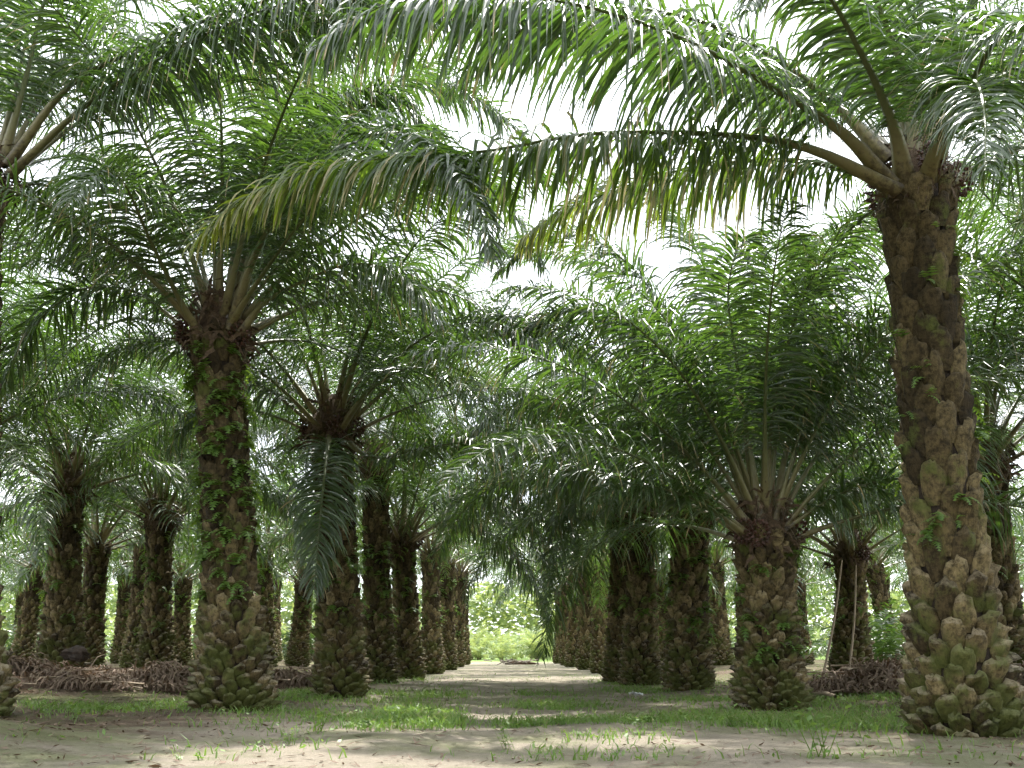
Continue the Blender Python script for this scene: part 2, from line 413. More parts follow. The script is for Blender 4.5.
LIB = []
NA = 12
for a in range(NA):
    row = []
    for v in range(2):
        age = (a + 0.5) / NA
        th0, L, bend = frond_spec(age, rng)
        path, L = std_path(th0, L * 1.12, bend, curl=rng.normal(0, 14))
        g, r = frond_geo(path, L, rng, pairs=145, K=4, droop=0.8 + 0.4 * age, leaf_len=1.1, leaf_w=.0175, petiole=.19)
        row.append((g, r, None))
    LIB.append(row)
LIBM = {}
def lib_part(a, v, mat, parent, rz, loc, rot, sc):
    key = (a, v, mat.name)
    if key not in LIBM:
        g, r, _ = LIB[a][v]
        o = g.obj('frond', [mat], parent); s = r.obj('leaf_stalk', [STALK], o, smooth=True)
        LIBM[key] = (o, s)
        o.location = loc; o.rotation_euler = rot; o.scale = (sc, sc, sc)
        return o
    o0, s0 = LIBM[key]
    o = part_copy(o0, parent, loc, rot, sc)
    s = s0.copy(); col.objects.link(s); s.parent = o
    return o

# ------------------------------------------------------------------ trunks
def trunk_geo(H, r0, r1, lean, rg, w=0.2, prot0=0.15, twist=1.0, fine=True):
    G = Geo()
    lean = np.array([lean[0], lean[1], 0.0])
    def axis(z): return lean * np.clip(z / H, 0, 1.2)[..., None] ** 1.25 + np.stack([0 * z, 0 * z, z], -1)
    def rad(z):
        b = r1 + (r0 - r1) * np.exp(-(np.maximum(z - 0.25, 0) / 0.95) ** 1.4)
        b = b * np.where(z < 0.28, 0.80 + 0.20 * np.sqrt(np.clip(z / 0.28, 0, 1)), 1)
        return b + 0.07 * np.exp(-((z - H) / 0.45) ** 2)
    zs = np.r_[-0.25, np.linspace(0, H + 0.25, int(H * 5) + 2)]; k = 20
    ang = np.arange(k) / k * 2 * pi
    rr = (rad(zs) - 0.06)
    rr[-1] *= 0.35
    ring = axis(zs)[:, None] + np.stack([np.cos(ang), np.sin(ang), 0 * ang], -1)[None] * rr[:, None, None]
    U = np.zeros((len(zs), k, 2))
    G.add(ring.reshape(-1, 3), grid_faces(len(zs), k, True), U.reshape(-1, 2), 1)
    # leaf bases
    nu, nv = (7, 7) if fine else (4, 5)
    u = np.linspace(-1, 1, nu); v = np.linspace(0, 1, nv)
    ff = grid_faces(nv, nu)
    z = -0.05; i = 0
    ph0 = rg.uniform(0, 6.28)
    while z < H + 0.15:
        R = float(rad(np.array(z)))
        bw = w * (0.86 + 0.25 * min(1, z / 2.0)); bh = bw * (0.95 + 0.45 * min(1, max(0, z - .3) / 1.6)); jz = rg.normal(0, .045) * bh
        a = ph0 + i * 2.39996 * twist + rg.normal(0, 0.04); i += 1
        prot = (prot0 * (0.42 + 0.58 * math.exp(-(z / 2.2) ** 2))) * rg.uniform(0.75, 1.25)
        W = bw * 0.62 * rg.uniform(0.86, 1.1); Hh = bh * 1.22 * rg.uniform(0.88, 1.12)
        sk = rg.normal(0, 0.22)
        nb = rg.normal(0, 1, (nv, nu)) * 0.05
        VV, UU = np.meshgrid(v, u, indexing='ij')
        wid = W * np.interp(VV, [0, .35, .7, .88, 1], [.40, .88, 0.95, .70, .34])
        tz = np.interp(VV, [0, .80, .92, 1], [0, .88, 1.0, .99]) * Hh
        dome = np.clip(1 - 0.95 * np.abs(UU + sk * .8 * (1 - np.abs(UU))) ** 1.35, 0.03, 1) ** .85
        out = prot * np.interp(VV, [0, .3, .72, .86, 1], [-.3, .35, .95, 1.15, .15]) * dome * (1 + nb * 2.5) + prot * nb * 1.6
        out = np.where(np.abs(UU) > .99, -0.045, out)
        tang = UU * wid + sk * VV * W
        z0 = z - Hh * 0.45 + jz
        jag = rg.normal(0, .07, nu) * Hh
        zz = z0 + tz - (1 - dome) * 0.16 * Hh * VV + jag[None] * np.clip(VV * 2 - 1, 0, 1)
        rb = rad(np.maximum(zz, 0.0)) + out - 0.012
        aa = a + tang / np.maximum(R, .1)
        Pp = axis(zz) + np.stack([np.cos(aa) * rb, np.sin(aa) * rb, 0 * aa], -1)
        G.add(Pp.reshape(-1, 3), ff, np.stack([UU * .5 + .5, VV], -1).reshape(-1, 2))
        area = bw * bh * 0.80
        z += area / (2 * pi * R)
    return G, axis, rad

def fern_geo(H, axis, rad, rg, n, z0=0.3, z1=0.97, size=0.34, k=6):
    G = Geo()
    for _ in range(n):
        cz = H * (z0 + (z1 - z0) * rg.random() ** 0.9); ca = rg.uniform(0, 2 * pi)
        for _f in range(rg.integers(3, 7)):
            z = cz + rg.normal(0, 0.05); a = ca + rg.normal(0, 0.15)
            r = float(rad(np.array(z))) + 0.02
            o = np.array([cos(a), sin(a), 0]); tg = np.array([-sin(a), cos(a), 0])
            p = axis(np.array([z]))[0] + o * r
            d = nrm(o * rg.uniform(.4, 1) + tg * rg.normal(0, .7) + np.array([0, 0, rg.uniform(-.2, .9)]))
            L = size * rg.uniform(.5, 1.25)
            Vs = []; Fs = []
            pos = p.copy()
            for j in range(k):
                q = j / (k - 1)
                sd = nrm(np.cross(d, [0, 0, 1.0]) + 1e-4)
                ll = L * 0.36 * (1 - 0.75 * q); lw = L / k * 0.46
                for sg in (-1, 1):
                    b = len(Vs)
                    e = pos + sd * sg * ll + d * ll * 0.35 + np.array([0, 0, -0.25 * ll])
                    Vs += [pos - d * lw, e, pos + d * lw]
                    Fs.append((b, b + 1, b + 2))
                pos = pos + d * L / k
                d = nrm(d + np.array([0, 0, -0.34]))
            Vs = np.array(Vs); Fs = np.array(Fs)
            G.add(Vs, np.c_[Fs, Fs[:, 2]][:, :3], np.tile([0.5, 0.5], (len(Vs), 1)))
    return G

def fruit_geo(rg, n=70, r=0.17):
    G = Geo()
    oct_ = np.array([[1, 0, 0], [0, 1, 0], [-1, 0, 0], [0, -1, 0], [0, 0, 1.5], [0, 0, -1]])
    of = np.array([[0, 1, 4], [1, 2, 4], [2, 3, 4], [3, 0, 4], [1, 0, 5], [2, 1, 5], [3, 2, 5], [0, 3, 5]])
    for i in range(n):
        zz = 1 - 2 * (i + .5) / n; a = i * 2.4; q = math.sqrt(1 - zz * zz)
        d = np.array([q * cos(a), q * sin(a), zz])
        c = d * r * np.array([1, 1, 1.25])
        z = d; x = nrm(np.cross(z, [0.3, 0.2, 1.0])); y = np.cross(z, x)
        M = np.stack([x, y, z]) * 0.030 * rg.uniform(.8, 1.3)
        G.add(oct_ @ M + c, of)
    return G

def fibre_geo(rg, n=260, R=0.46, h=0.75):
    G = Geo()
    for _ in range(n):
        a = rg.uniform(0, 2 * pi); z = rg.uniform(-0.25, h)
        rr = R * (1 - 0.35 * max(0, z) / h) * rg.uniform(.7, 1.05)
        p = np.array([cos(a) * rr, sin(a) * rr, z]); o = np.array([cos(a), sin(a), 0]); tg = np.array([-sin(a), cos(a), 0])
        d = nrm(o * rg.uniform(0, .7) + tg * rg.normal(0, .5) + np.array([0, 0, rg.uniform(-1, 1)]))
        L = rg.uniform(.12, .38); w = rg.uniform(.008, .028)
        b = nrm(np.cross(d, o) + 1e-3)
        q = p + d * L * .5 + o * .02; e = q + nrm(d + np.array([0, 0, -.8])) * L * .5
        G.add([p - b * w, p + b * w, q - b * w, q + b * w, e], [[0, 1, 3, 2], [2, 3, 4, 4]][:1], None)
        G.add([q - b * w, q + b * w, e + b * w * .2, e - b * w * .2], [[0, 1, 2, 3]])
    # core
    zs = np.linspace(-0.3, h, 6); k = 12; ang = np.arange(k) / k * 2 * pi
    rad = R * np.array([.45, .62, .65, .6, .4, .1])
    ring = np.stack([np.cos(ang)[None] * rad[:, None], np.sin(ang)[None] * rad[:, None], np.repeat(zs[:, None], k, 1)], -1)
    G.add(ring.reshape(-1, 3), grid_faces(6, k, True))
    return G

FRUIT0 = []
FIBRE0 = []
# ------------------------------------------------------------------ a near palm
def near_palm(label, base, top, r0, r1, n=30, seed=0, skip=None, heroes=(), mat=LEAF, ferns=60, fs=.32, sc=1.0, fruits=3, w=0.2, amin=0.0, amax=0.9, group='mature oil palms standing in rows'):
    rg = np.random.default_rng(100 + seed)
    base = np.array([base[0], base[1], float(gh(base[0], base[1])) - .08])
    H = top[2] - base[2]; lean = (top[0] - base[0], top[1] - base[1])
    root = empty('oil_palm', base)
    tag(root, label, 'palm tree', group)
    G, axis, rad = trunk_geo(H, r0, r1, lean, rg, w=w)
    tro = G.obj('trunk', [BARK, CORE_SHADE], root, smooth=True)
    if ferns:
        tag(fern_geo(H, axis, rad, rg, ferns, size=fs).obj('fern_growth', [FERN], root), kind='stuff')
    tp = np.array([lean[0], lean[1], H])
    if not FIBRE0:
        FIBRE0.append(fibre_geo(rg).obj('crown_fibre', [FIBRE], root, loc=tuple(tp)))
        f0 = fruit_geo(rg).obj('fruit_bunch', [FRUIT], root); FRUIT0.append(f0); first = True
    else:
        part_copy(FIBRE0[0], root, tuple(tp), (0, 0, rg.uniform(0, 6)), rg.uniform(1.0, 1.3)); first = False
    for i in range(fruits):
        a = (0.0, pi, -pi / 2)[i % 3] + rg.normal(0, .45)
        l = tp + np.array([cos(a) * (r1 + .12), sin(a) * (r1 + .12), rg.uniform(0.12, 0.35)])
        if first and i == 0: FRUIT0[0].location = l
        else: part_copy(FRUIT0[0], root, tuple(l), (rg.normal(0, .4), 0, a), rg.uniform(.8, 1.15))
    for i in range(n):
        age = (i + 0.5) / n
        az = i * 2.39996 + seed * 1.3 + rg.normal(0, .12)
        azn = math.degrees(az) % 360
        if skip and any(a0 <= azn <= a1 and age >= amn for a0, a1, amn in skip): continue
        age = amin + (amax - amin) * age
        rr = 0.05 + 0.26 * age ** 0.5
        loc = tp + np.array([cos(az) * rr, sin(az) * rr, 0.55 - 0.62 * age])
        a = min(NA - 1, int(age * NA))
        lib_part(a, int(rg.integers(0, 2)), mat, root, 0, tuple(loc), (rg.normal(0, .06), rg.normal(0, .05), az), sc * rg.uniform(.93, 1.06))
    for h in heroes:
        pts, hm, kw = (list(h) + [{}])[:3]
        P = [np.array(p) - base for p in pts]
        path, L = smooth_path(P)
        kw = dict(kw)
        g, r = frond_geo(path, L, rg, pairs=int(L * 30), K=5, leaf_w=.023, stalk_r=kw.pop('sr', .14 if base[1] < 14 else .11), leaf_len=kw.pop('ll', 1.0) * 1.2, **kw)
        o = g.obj('frond', [hm], root); r.obj('leaf_stalk', [STALK], o, smooth=True)
    return root

def px(*pts): return [at(*p) for p in pts]

def tree_at(bx, by, tx, ty, r0, Y=None):
    """front foot of the trunk seen at (bx, by), crown base seen at (tx, ty)"""
    if Y is None:
        g = gnd(bx, by); Yc = g[1] + r0 * 0.8
    else: Yc = Y
    b = at(bx, by, Yc); b = np.array([b[0], Yc, 0])
    return b, at(tx, ty, Yc)

# right front palm
b, t = tree_at(966, 738, 916, 200, 0.58)
YR = b[1]
heroes = [
    (px((897, 191, YR - .3), (819, 152, YR - .6), (741, 136, YR - .8), (600, 133, YR - 1.2), (480, 152, YR - 1.4), (340, 163, YR - 1.5), (255, 192, YR - 1.5), (196, 240, YR - 1.4)), LEAF_Y, dict(droop=1.1, ll=0.95, broken=.12, hang=28)),
    (px((890, 184, YR - .3), (843, 133, YR - .7), (780, 92, YR - 1.2), (702, 48, YR - 1.9), (624, 17, YR - 2.5), (540, -2, YR - 3.0), (450, -6, YR - 3.4), (370, 10, YR - 3.6), (310, 50, YR - 3.7)), LEAF, dict(droop=1.1, ll=1.25, broken=.12, hang=28)),
    (px((905, 199, YR - .2), (858, 174, YR + .2), (792, 160, YR + .6), (702, 166, YR + 1.0), (632, 184, YR + 1.3), (560, 212, YR + 1.5), (520, 240, YR + 1.5)), LEAF_E, dict(droop=1.1, ll=1.0, broken=.1, hang=25)),
    (px((885, 150, YR), (840, 108, YR + .6), (790, 72, YR + 1.2), (720, 40, YR + 2.0), (650, 22, YR + 2.8), (560, 30, YR + 3.4)), LEAF, dict(droop=1.1, ll=1.0, hang=20)),
    (px((888, 160, YR - .2), (830, 100, YR - .2), (765, 52, YR - .2), (690, 18, YR - .3), (600, 8, YR - .4), (510, 35, YR - .5), (450, 90, YR - .5)), LEAF, dict(droop=1.1, ll=1.0, hang=20)),
    (px((905, 180, YR - .3), (893, 125, YR - .8), (862, 55, YR - 1.6), (820, -15, YR - 2.4), (775, -30, YR - 3.0), (745, 10, YR - 3.4)), LEAF, dict(droop=1.2, ll=0.7)),
    (px((915, 170, YR), (905, 80, YR - .3), (880, 10, YR - .6), (850, -70, YR - 1.2), (800, -130, YR - 2)), LEAF),
    (px((920, 170, YR), (920, 60, YR), (922, -40, YR), (930, -150, YR - .3)), LEAF),
    (px((930, 180, YR - .3), (950, 130, YR - 1.0), (978, 70, YR - 1.9), (1005, 30, YR - 2.7), (1030, 25, YR - 3.4), (1045, 60, YR - 3.8)), LEAF, dict(droop=1.1, ll=.95)),
    (px((925, 185, YR - .3), (945, 120, YR - 1.2), (965, 85, YR - 2.1), (978, 85, YR - 3.0), (985, 120, YR - 3.6), (985, 170, YR - 4.0)), LEAF, dict(droop=.9, ll=.7)),
    (px((935, 195, YR), (980, 168, YR), (1030, 145, YR), (1090, 140, YR), (1170, 170, YR), (1250, 240, YR)), LEAF),
    (px((925, 160, YR), (945, 60, YR), (985, -20, YR), (1040, -80, YR), (1130, -100, YR)), LEAF),
    (px((925, 180, YR), (960, 110, YR + .5), (1010, 60, YR + 1.2), (1080, 50, YR + 2)), LEAF),
]
near_palm('thick knobbly oil palm at the front right, fronds reaching left over the track', b, t, 0.55, 0.385, n=24, seed=1,
          skip=[(120, 360, 0.0), (0, 20, 0.0)], heroes=heroes, ferns=42, w=0.275, fs=.24)

# left edge palm (trunk mostly out of frame)
b, t = tree_at(-44, 722, -24, 195, 0.6)
YL = b[1]
heroes = [
    (px((8, 165, YL - .2), (70, 85, YL - .5), (150, 45, YL - 1.0), (240, 8, YL - 1.6), (330, -12, YL - 2.2), (440, -14, YL - 2.8), (540, 0, YL - 3.2), (610, 40, YL - 3.4)), LEAF, dict(droop=1.2, ll=1.15, hang=25)),
    (px((10, 175, YL - .2), (80, 110, YL - .6), (140, 70, YL - 1.1), (215, 30, YL - 1.8), (300, 0, YL - 2.5), (400, -5, YL - 3.1), (480, 15, YL - 3.5)), LEAF, dict(droop=1.1, ll=1.1, hang=25)),
    (px((3, 165, YL), (40, 100, YL + .3), (75, 50, YL + .6), (120, 0, YL + 1.0), (180, -40, YL + 1.5), (260, -60, YL + 2)), LEAF),
    (px((-4, 165, YL), (15, 90, YL), (30, 20, YL), (45, -60, YL), (60, -150, YL)), LEAF),
    (px((2, 165, YL), (28, 70, YL - .4), (45, 0, YL - .8), (80, -60, YL - 1.5), (140, -80, YL - 2.4)), LEAF),
    (px((10, 175, YL + .2), (90, 115, YL + .8), (160, 82, YL + 1.4), (240, 75, YL + 2.0), (320, 95, YL + 2.6), (370, 130, YL + 3.0)), LEAF),
    (px((5, 190, YL + .2), (45, 185, YL + .8), (75, 215, YL + 1.4), (85, 270, YL + 1.8)), LEAF, dict(ll=.8)),
]
near_palm('oil palm cut off by the left edge, fronds arching in overhead', b, t, 0.60, 0.33, n=22, seed=2,
          skip=[(200, 360, 0.0), (0, 60, 0.3)], heroes=heroes, ferns=30, w=0.27)

# left front palm
b, t = tree_at(233, 713, 217, 345, 0.60)
Y1 = b[1]
heroes = [
    (px((240, 335, Y1 - .3), (262, 305, Y1 - .5), (295, 285, Y1 - .8), (351, 264, Y1 - 1.2), (400, 275, Y1 - 1.5), (440, 320, Y1 - 1.7)), LEAF, {}),
    (px((200, 335, Y1 - .3), (180, 300, Y1 - .8), (150, 240, Y1 - 1.8), (125, 185, Y1 - 2.8), (100, 170, Y1 - 3.5), (70, 200, Y1 - 4.2)), LEAF, {}),
    (px((195, 340, Y1 - .1), (165, 312, Y1 - .1), (130, 290, Y1 - .1), (80, 290, Y1 - .1), (30, 330, Y1), (0, 390, Y1)), LEAF, {}),
    (px((232, 325, Y1 - .3), (262, 240, Y1 - 1.2), (320, 165, Y1 - 3.0), (385, 132, Y1 - 4.6), (440, 150, Y1 - 5.8), (478, 205, Y1 - 6.4), (495, 260, Y1 - 6.6)), LEAF, dict(ll=.85)),
    (px((236, 325, Y1), (290, 225, Y1 + .3), (360, 165, Y1 + .6), (440, 160, Y1 + .9), (510, 210, Y1 + 1.0), (545, 270, Y1 + 1.0)), LEAF, {}),
    (px((228, 320, Y1 - .2), (255, 225, Y1 - .2), (305, 135, Y1 - .3), (375, 85, Y1 - .4), (450, 85, Y1 - .5), (515, 130, Y1 - .6), (545, 180, Y1 - .6)), LEAF, dict(droop=1.1)),
    (px((225, 320, Y1), (240, 220, Y1 + .4), (275, 120, Y1 + .9), (330, 55, Y1 + 1.6), (400, 50, Y1 + 2.4), (450, 95, Y1 + 3)), LEAF, {}),
    (px((230, 330, Y1 - .3), (250, 250, Y1 - .6), (255, 190, Y1 - .9), (300, 120, Y1 - 1.3), (370, 90, Y1 - 1.7), (440, 130, Y1 - 2)), LEAF, {}),
]
near_palm('tall oil palm left of the track, fern-clad upper trunk and bulging mossy foot leaning right', b, t, 0.56, 0.37, n=26, seed=3,
          skip=[(245, 305, 0.45)], heroes=heroes, ferns=150, w=0.225)

# right second palm (short)
b, t = tree_at(771, 711, 766, 545, 0.52)
Y2 = b[1]
heroes = [
    (px((750, 530, Y2 - .2), (715, 480, Y2 - .3), (670, 445, Y2 - .4), (615, 430, Y2 - .5), (565, 445, Y2 - .5), (535, 485, Y2 - .5)), LEAF, dict(droop=.75, ll=.62)),
    (px((752, 525, Y2), (725, 450, Y2), (690, 385, Y2), (640, 330, Y2 + .1), (570, 310, Y2 + .2), (510, 340, Y2 + .2)), LEAF, dict(petiole=.25, ll=.85)),
    (px((756, 520, Y2), (715, 410, Y2 + .3), (665, 310, Y2 + .6), (605, 245, Y2 + .9), (545, 235, Y2 + 1.1), (495, 275, Y2 + 1.2)), LEAF, dict(petiole=.25, ll=.85)),
    (px((758, 520, Y2 + .1), (735, 380, Y2 + .6), (705, 270, Y2 + 1.2), (665, 205, Y2 + 1.8), (610, 185, Y2 + 2.4), (560, 215, Y2 + 2.9)), LEAF, dict(petiole=.25, ll=.85)),
    (px((772, 520, Y2 + .1), (800, 390, Y2 + .5), (835, 280, Y2 + .9), (870, 215, Y2 + 1.4), (905, 200, Y2 + 1.9), (935, 240, Y2 + 2.3)), LEAF, dict(petiole=.25, ll=.85)),
    (px((760, 520, Y2 - .2), (748, 440, Y2 - .3), (735, 350, Y2 - .6), (728, 290, Y2 - 1.0), (742, 240, Y2 - 1.5), (760, 262, Y2 - 2.2)), LEAF, dict(petiole=.25, ll=.85)),
    (px((768, 520, Y2 - .1), (778, 420, Y2 - .2), (790, 340, Y2 - .4), (800, 270, Y2 - .8), (800, 240, Y2 - 1.4)), LEAF, dict(petiole=.25, ll=.85)),
    (px((775, 520, Y2 - .2), (805, 420, Y2 - .5), (845, 350, Y2 - .8), (890, 310, Y2 - 1.2), (940, 320, Y2 - 1.5)), LEAF, dict(petiole=.25, ll=.85)),
    (px((785, 530, Y2 - .1), (820, 505, Y2 - .2), (850, 490, Y2 - .3), (900, 480, Y2 - .4), (960, 510, Y2 - .5)), LEAF, dict(droop=1.1)),
    (px((745, 535, Y2 - .3), (705, 505, Y2 - .8), (660, 488, Y2 - 1.3), (610, 485, Y2 - 1.8), (590, 505, Y2 - 2.1)), LEAF, dict(droop=1.0, ll=.6)),
]
near_palm('short stout oil palm right of the track with a wide open fan of fronds', b, t, 0.50, 0.37, n=26, seed=4,
          skip=[(235, 305, 0.25)], heroes=heroes, ferns=25, w=0.19)

# left second palm
b, t = tree_at(340, 699, 332, 440, 0.52)
Y3 = b[1]
heroes = [
    (px((330, 435, Y3 - .3), (328, 445, Y3 - 1.0), (324, 480, Y3 - 1.9), (318, 540, Y3 - 2.4), (314, 590, Y3 - 2.6)), LEAF, dict(droop=.8, ll=.85, petiole=.1)),
    (px((345, 430, Y3 - .1), (380, 375, Y3 - .2), (430, 335, Y3 - .2), (500, 318, Y3 - .2), (575, 345, Y3 - .2), (644, 400, Y3 - .2)), LEAF, dict(droop=1.0)),
    (px((345, 440, Y3 - .2), (375, 458, Y3 - 1.0), (430, 447, Y3 - 1.6), (500, 440, Y3 - 2.2), (560, 455, Y3 - 2.6), (610, 490, Y3 - 2.8)), LEAF, dict(droop=.8, ll=.62)),
    (px((325, 430, Y3), (290, 400, Y3), (250, 385, Y3 - .2), (205, 400, Y3 - .4), (170, 450, Y3 - .6)), LEAF, {}),
]
near_palm('second oil palm on the left of the track, straight trunk behind a hanging frond', b, t, 0.46, 0.36, n=25, seed=5,
          skip=[(250, 300, 0.4)], heroes=heroes, ferns=60, w=0.20)

near = [
    ('third oil palm on the left of the track, fern-spotted trunk close behind the second', (377, 685, 375, 468, .5), .47, .34, 23, 6, 60, 'H3'),
    ('fourth oil palm on the left, dark trunk, a heavy frond hanging over the track', (408, 681, 402, 545, .46), .44, .34, 23, 7, 30, 'H4'),
    ('third oil palm on the right of the track, stout trunk with a round foot', (688, 693, 690, 520, .48), .48, .37, 24, 8, 60, 'H8'),
    ('fourth oil palm on the right of the track, overlapping the one behind it', (641, 687, 641, 512, .45), .46, .34, 23, 9, 40, 'H9'),
    ('fifth oil palm on the right of the track, half hidden behind its brown neighbour', (621, 683, 623, 520, .45), .44, .32, 22, 10, 40, 'H10'),
]
for lab, (bx, by, tx, ty, r), r0, r1, n, sd, fn, hh in near:
    b, t = tree_at(bx, by, tx, ty, r)
    Yq = b[1]
    if hh == 'H4':
        hh = [(px((415, 540, Yq - .2), (440, 525, Yq - .8), (478, 528, Yq - 1.2), (515, 555, Yq - 1.5), (542, 600, Yq - 1.7), (553, 640, Yq - 1.7)), LEAF, dict(droop=1.2)),
              (px((410, 540, Yq - .2), (430, 505, Yq - .5), (470, 495, Yq - .8), (520, 515, Yq - 1.1), (556, 560, Yq - 1.2)), LEAF, {})]
    elif hh == 'H3':
        hh = [(px((380, 462, Yq), (415, 405, Yq), (475, 378, Yq - .1), (540, 395, Yq - .2), (590, 440, Yq - .3), (612, 480, Yq - .3)), LEAF, dict(droop=1.1)),
              (px((383, 466, Yq - .2), (415, 445, Yq - .8), (460, 445, Yq - 1.4), (505, 475, Yq - 1.8), (528, 520, Yq - 2.0)), LEAF, dict(droop=1.1))]
    elif hh == 'H8':
        hh = [(px((685, 515, Yq), (655, 455, Yq), (600, 410, Yq - .1), (535, 400, Yq - .2), (480, 425, Yq - .3), (445, 475, Yq - .3)), LEAF, dict(droop=1.1)),
              (px((687, 510, Yq), (668, 400, Yq + .2), (628, 305, Yq + .5), (565, 255, Yq + .9), (500, 250, Yq + 1.2), (450, 285, Yq + 1.4)), LEAF, {}),
              (px((683, 518, Yq - .2), (655, 495, Yq - .8), (615, 480, Yq - 1.4), (570, 480, Yq - 1.9), (530, 505, Yq - 2.3)), LEAF, dict(droop=1.0))]
    elif hh == 'H10':
        hh = [(px((620, 515, Yq), (598, 470, Yq), (555, 450, Yq), (505, 462, Yq - .1), (468, 505, Yq - .2)), LEAF, dict(droop=1.2)),
              (px((618, 518, Yq - .1), (600, 510, Yq - .6), (575, 520, Yq - 1.1), (555, 550, Yq - 1.5), (545, 600, Yq - 1.6)), LEAF, dict(droop=1.3))]
    elif hh == 'H9':
        hh = [(px((640, 505, Yq), (625, 430, Yq + .2), (590, 365, Yq + .4), (535, 340, Yq + .6), (480, 365, Yq + .8)), LEAF, {}), (px((640, 505, Yq - .2), (618, 490, Yq - .8), (590, 490, Yq - 1.4), (565, 505, Yq - 1.9), (548, 540, Yq - 2.2)), LEAF, dict(droop=1.2))]
    near_palm(lab, b, t, r0, r1, n=n, seed=sd, heroes=hh, ferns=fn, w=0.20, fruits=1, sc=.95)

second = [
    ('broad-trunked oil palm at the far left behind the heap of dead fronds', 62, 25.5, 492, 66, .54, .36, 11, 40),
    ('dark oil palm left of the tall fern-clad one, standing behind the heap of dead fronds', 156, 30.0, 525, 160, .46, .34, 12, 30),
    ('oil palm right of the track with two bare poles leaning against its trunk', 851, 28.0, 560, 851, .48, .34, 13, 15),
    ('oil palm at the right edge, half hidden behind the thick front trunk', 1003, 20.5, 470, 985, .46, .36, 14, 15),
    ('oil palm beyond the left edge, only its drooping crown in view', -75, 20.5, 470, -70, .5, .36, 15, 0),
    ('oil palm beyond the right edge, its fronds filling the gap beside the thick front trunk', 1140, 17.5, 395, 1130, .5, .36, 16, 0),
]
for lab, bx, Yq, ty, tx, r0, r1, sd, fn in second:
    b = at(bx, 660, Yq); t = at(tx, ty, Yq)
    near_palm(lab, (b[0], Yq), t, r0, r1, n=24, seed=sd, ferns=fn, w=0.20, fruits=1)

# ------------------------------------------------------------------ distant palms: trunk + crown, a few sources copied
def far_crown(rg, n=22, pairs=50):
    G = Geo()
    for i in range(n):
        age = (i + .5) / n
        th0, L, bend = frond_spec(age, rg)
        path, L = std_path(th0, L, bend, n=30, curl=rg.normal(0, 14))
        g, r = frond_geo(path, L, rg, pairs=pairs, K=3, fold=False, leaf_w=0.032, droop=.8 + .35 * age, stalk_r=.085)
        az = i * 2.39996 + rg.normal(0, .15); c, s = cos(az), sin(az)
        M = np.array([[c, -s, 0], [s, c, 0], [0, 0, 1]])
        off = np.array([cos(az) * .2, sin(az) * .2, .5 - .55 * age])
        for gg, m in ((g, 0), (r, 1)):
            for Vv, Ff, Uu in zip(gg.V, gg.F, gg.U):
                n0 = sum(len(v) for v in gg.V[:[id(q) for q in gg.V].index(id(Vv))])
                G.add(Vv @ M.T + off, Ff - n0, Uu, m)
    return G
rgf = np.random.default_rng(55)
FARSRC = []
def far_palm(label, x, y, H, group, rz, v, sc=1.0, r0=.45, leafm=0, name='oil_palm', ts=1.0, crown_only=False):
    root = empty(name, (x, y, float(gh(x, y))), rz)
    tag(root, label, 'palm tree', group)
    if len(FARSRC) <= v:
        G, axis, rad = trunk_geo(4.6, .46, .33, (rgf.normal(0, .15), rgf.normal(0, .15)), rgf, w=.21, fine=False)
        tr = G.obj('trunk', [BARK, CORE_SHADE], root, smooth=True)
        fe = tag(fern_geo(4.6, axis, rad, rgf, 30, size=.3, k=4).obj('fern_growth', [FERN], root), kind='stuff')
        ax = axis(np.array([4.6]))[0]
        cr = far_crown(rgf).obj('crown', [LEAF, STALK], root)
        FARSRC.append((tr, fe, cr, ax))
    else:
        tr, fe, cr, ax = FARSRC[v]
        tr = part_copy(tr, root); fe = part_copy(fe, root); cr = part_copy(cr, root)
    k = H / 4.6
    tr.scale = (ts, ts, k); fe.scale = (ts, ts, k)
    cr.location = (ax[0] * ts, ax[1] * ts, H); cr.scale = (sc, sc, sc)
    return root
# sources first (avenue palms, both sides)
avenue = [  # px, Y, crown base py, label
    (432, 40, 556, 'fifth oil palm down the left side of the track, pale scaly foot'),
    (447, 48, 566, 'sixth oil palm down the left side of the track, behind the fifth'),
    (456, 57, 576, 'seventh oil palm down the left side of the track, a narrow dark trunk'),
    (463, 66, 585, 'last oil palm on the left of the track, before the bright opening'),
    (602, 42, 565, 'sixth oil palm on the right of the track, dark trunk with a round foot'),
    (586, 49, 572, 'seventh oil palm on the right of the track, green with ferns'),
    (574, 57, 580, 'eighth oil palm on the right of the track, narrow trunk beside the opening'),
    (567, 64, 588, 'ninth oil palm on the right of the track, behind the narrow ones'),
    (560, 72, 595, 'last oil palm on the right of the track, palest and smallest beside the opening'),
]
for i, (bx, Yq, ty, lab) in enumerate(avenue):
    b = at(bx, 655, Yq); H = at(bx, ty, Yq)[2]
    far_palm(lab, b[0], Yq, H, 'mature oil palms standing in rows', rgf.uniform(0, 6), min(i, 4), .93)
placed = []
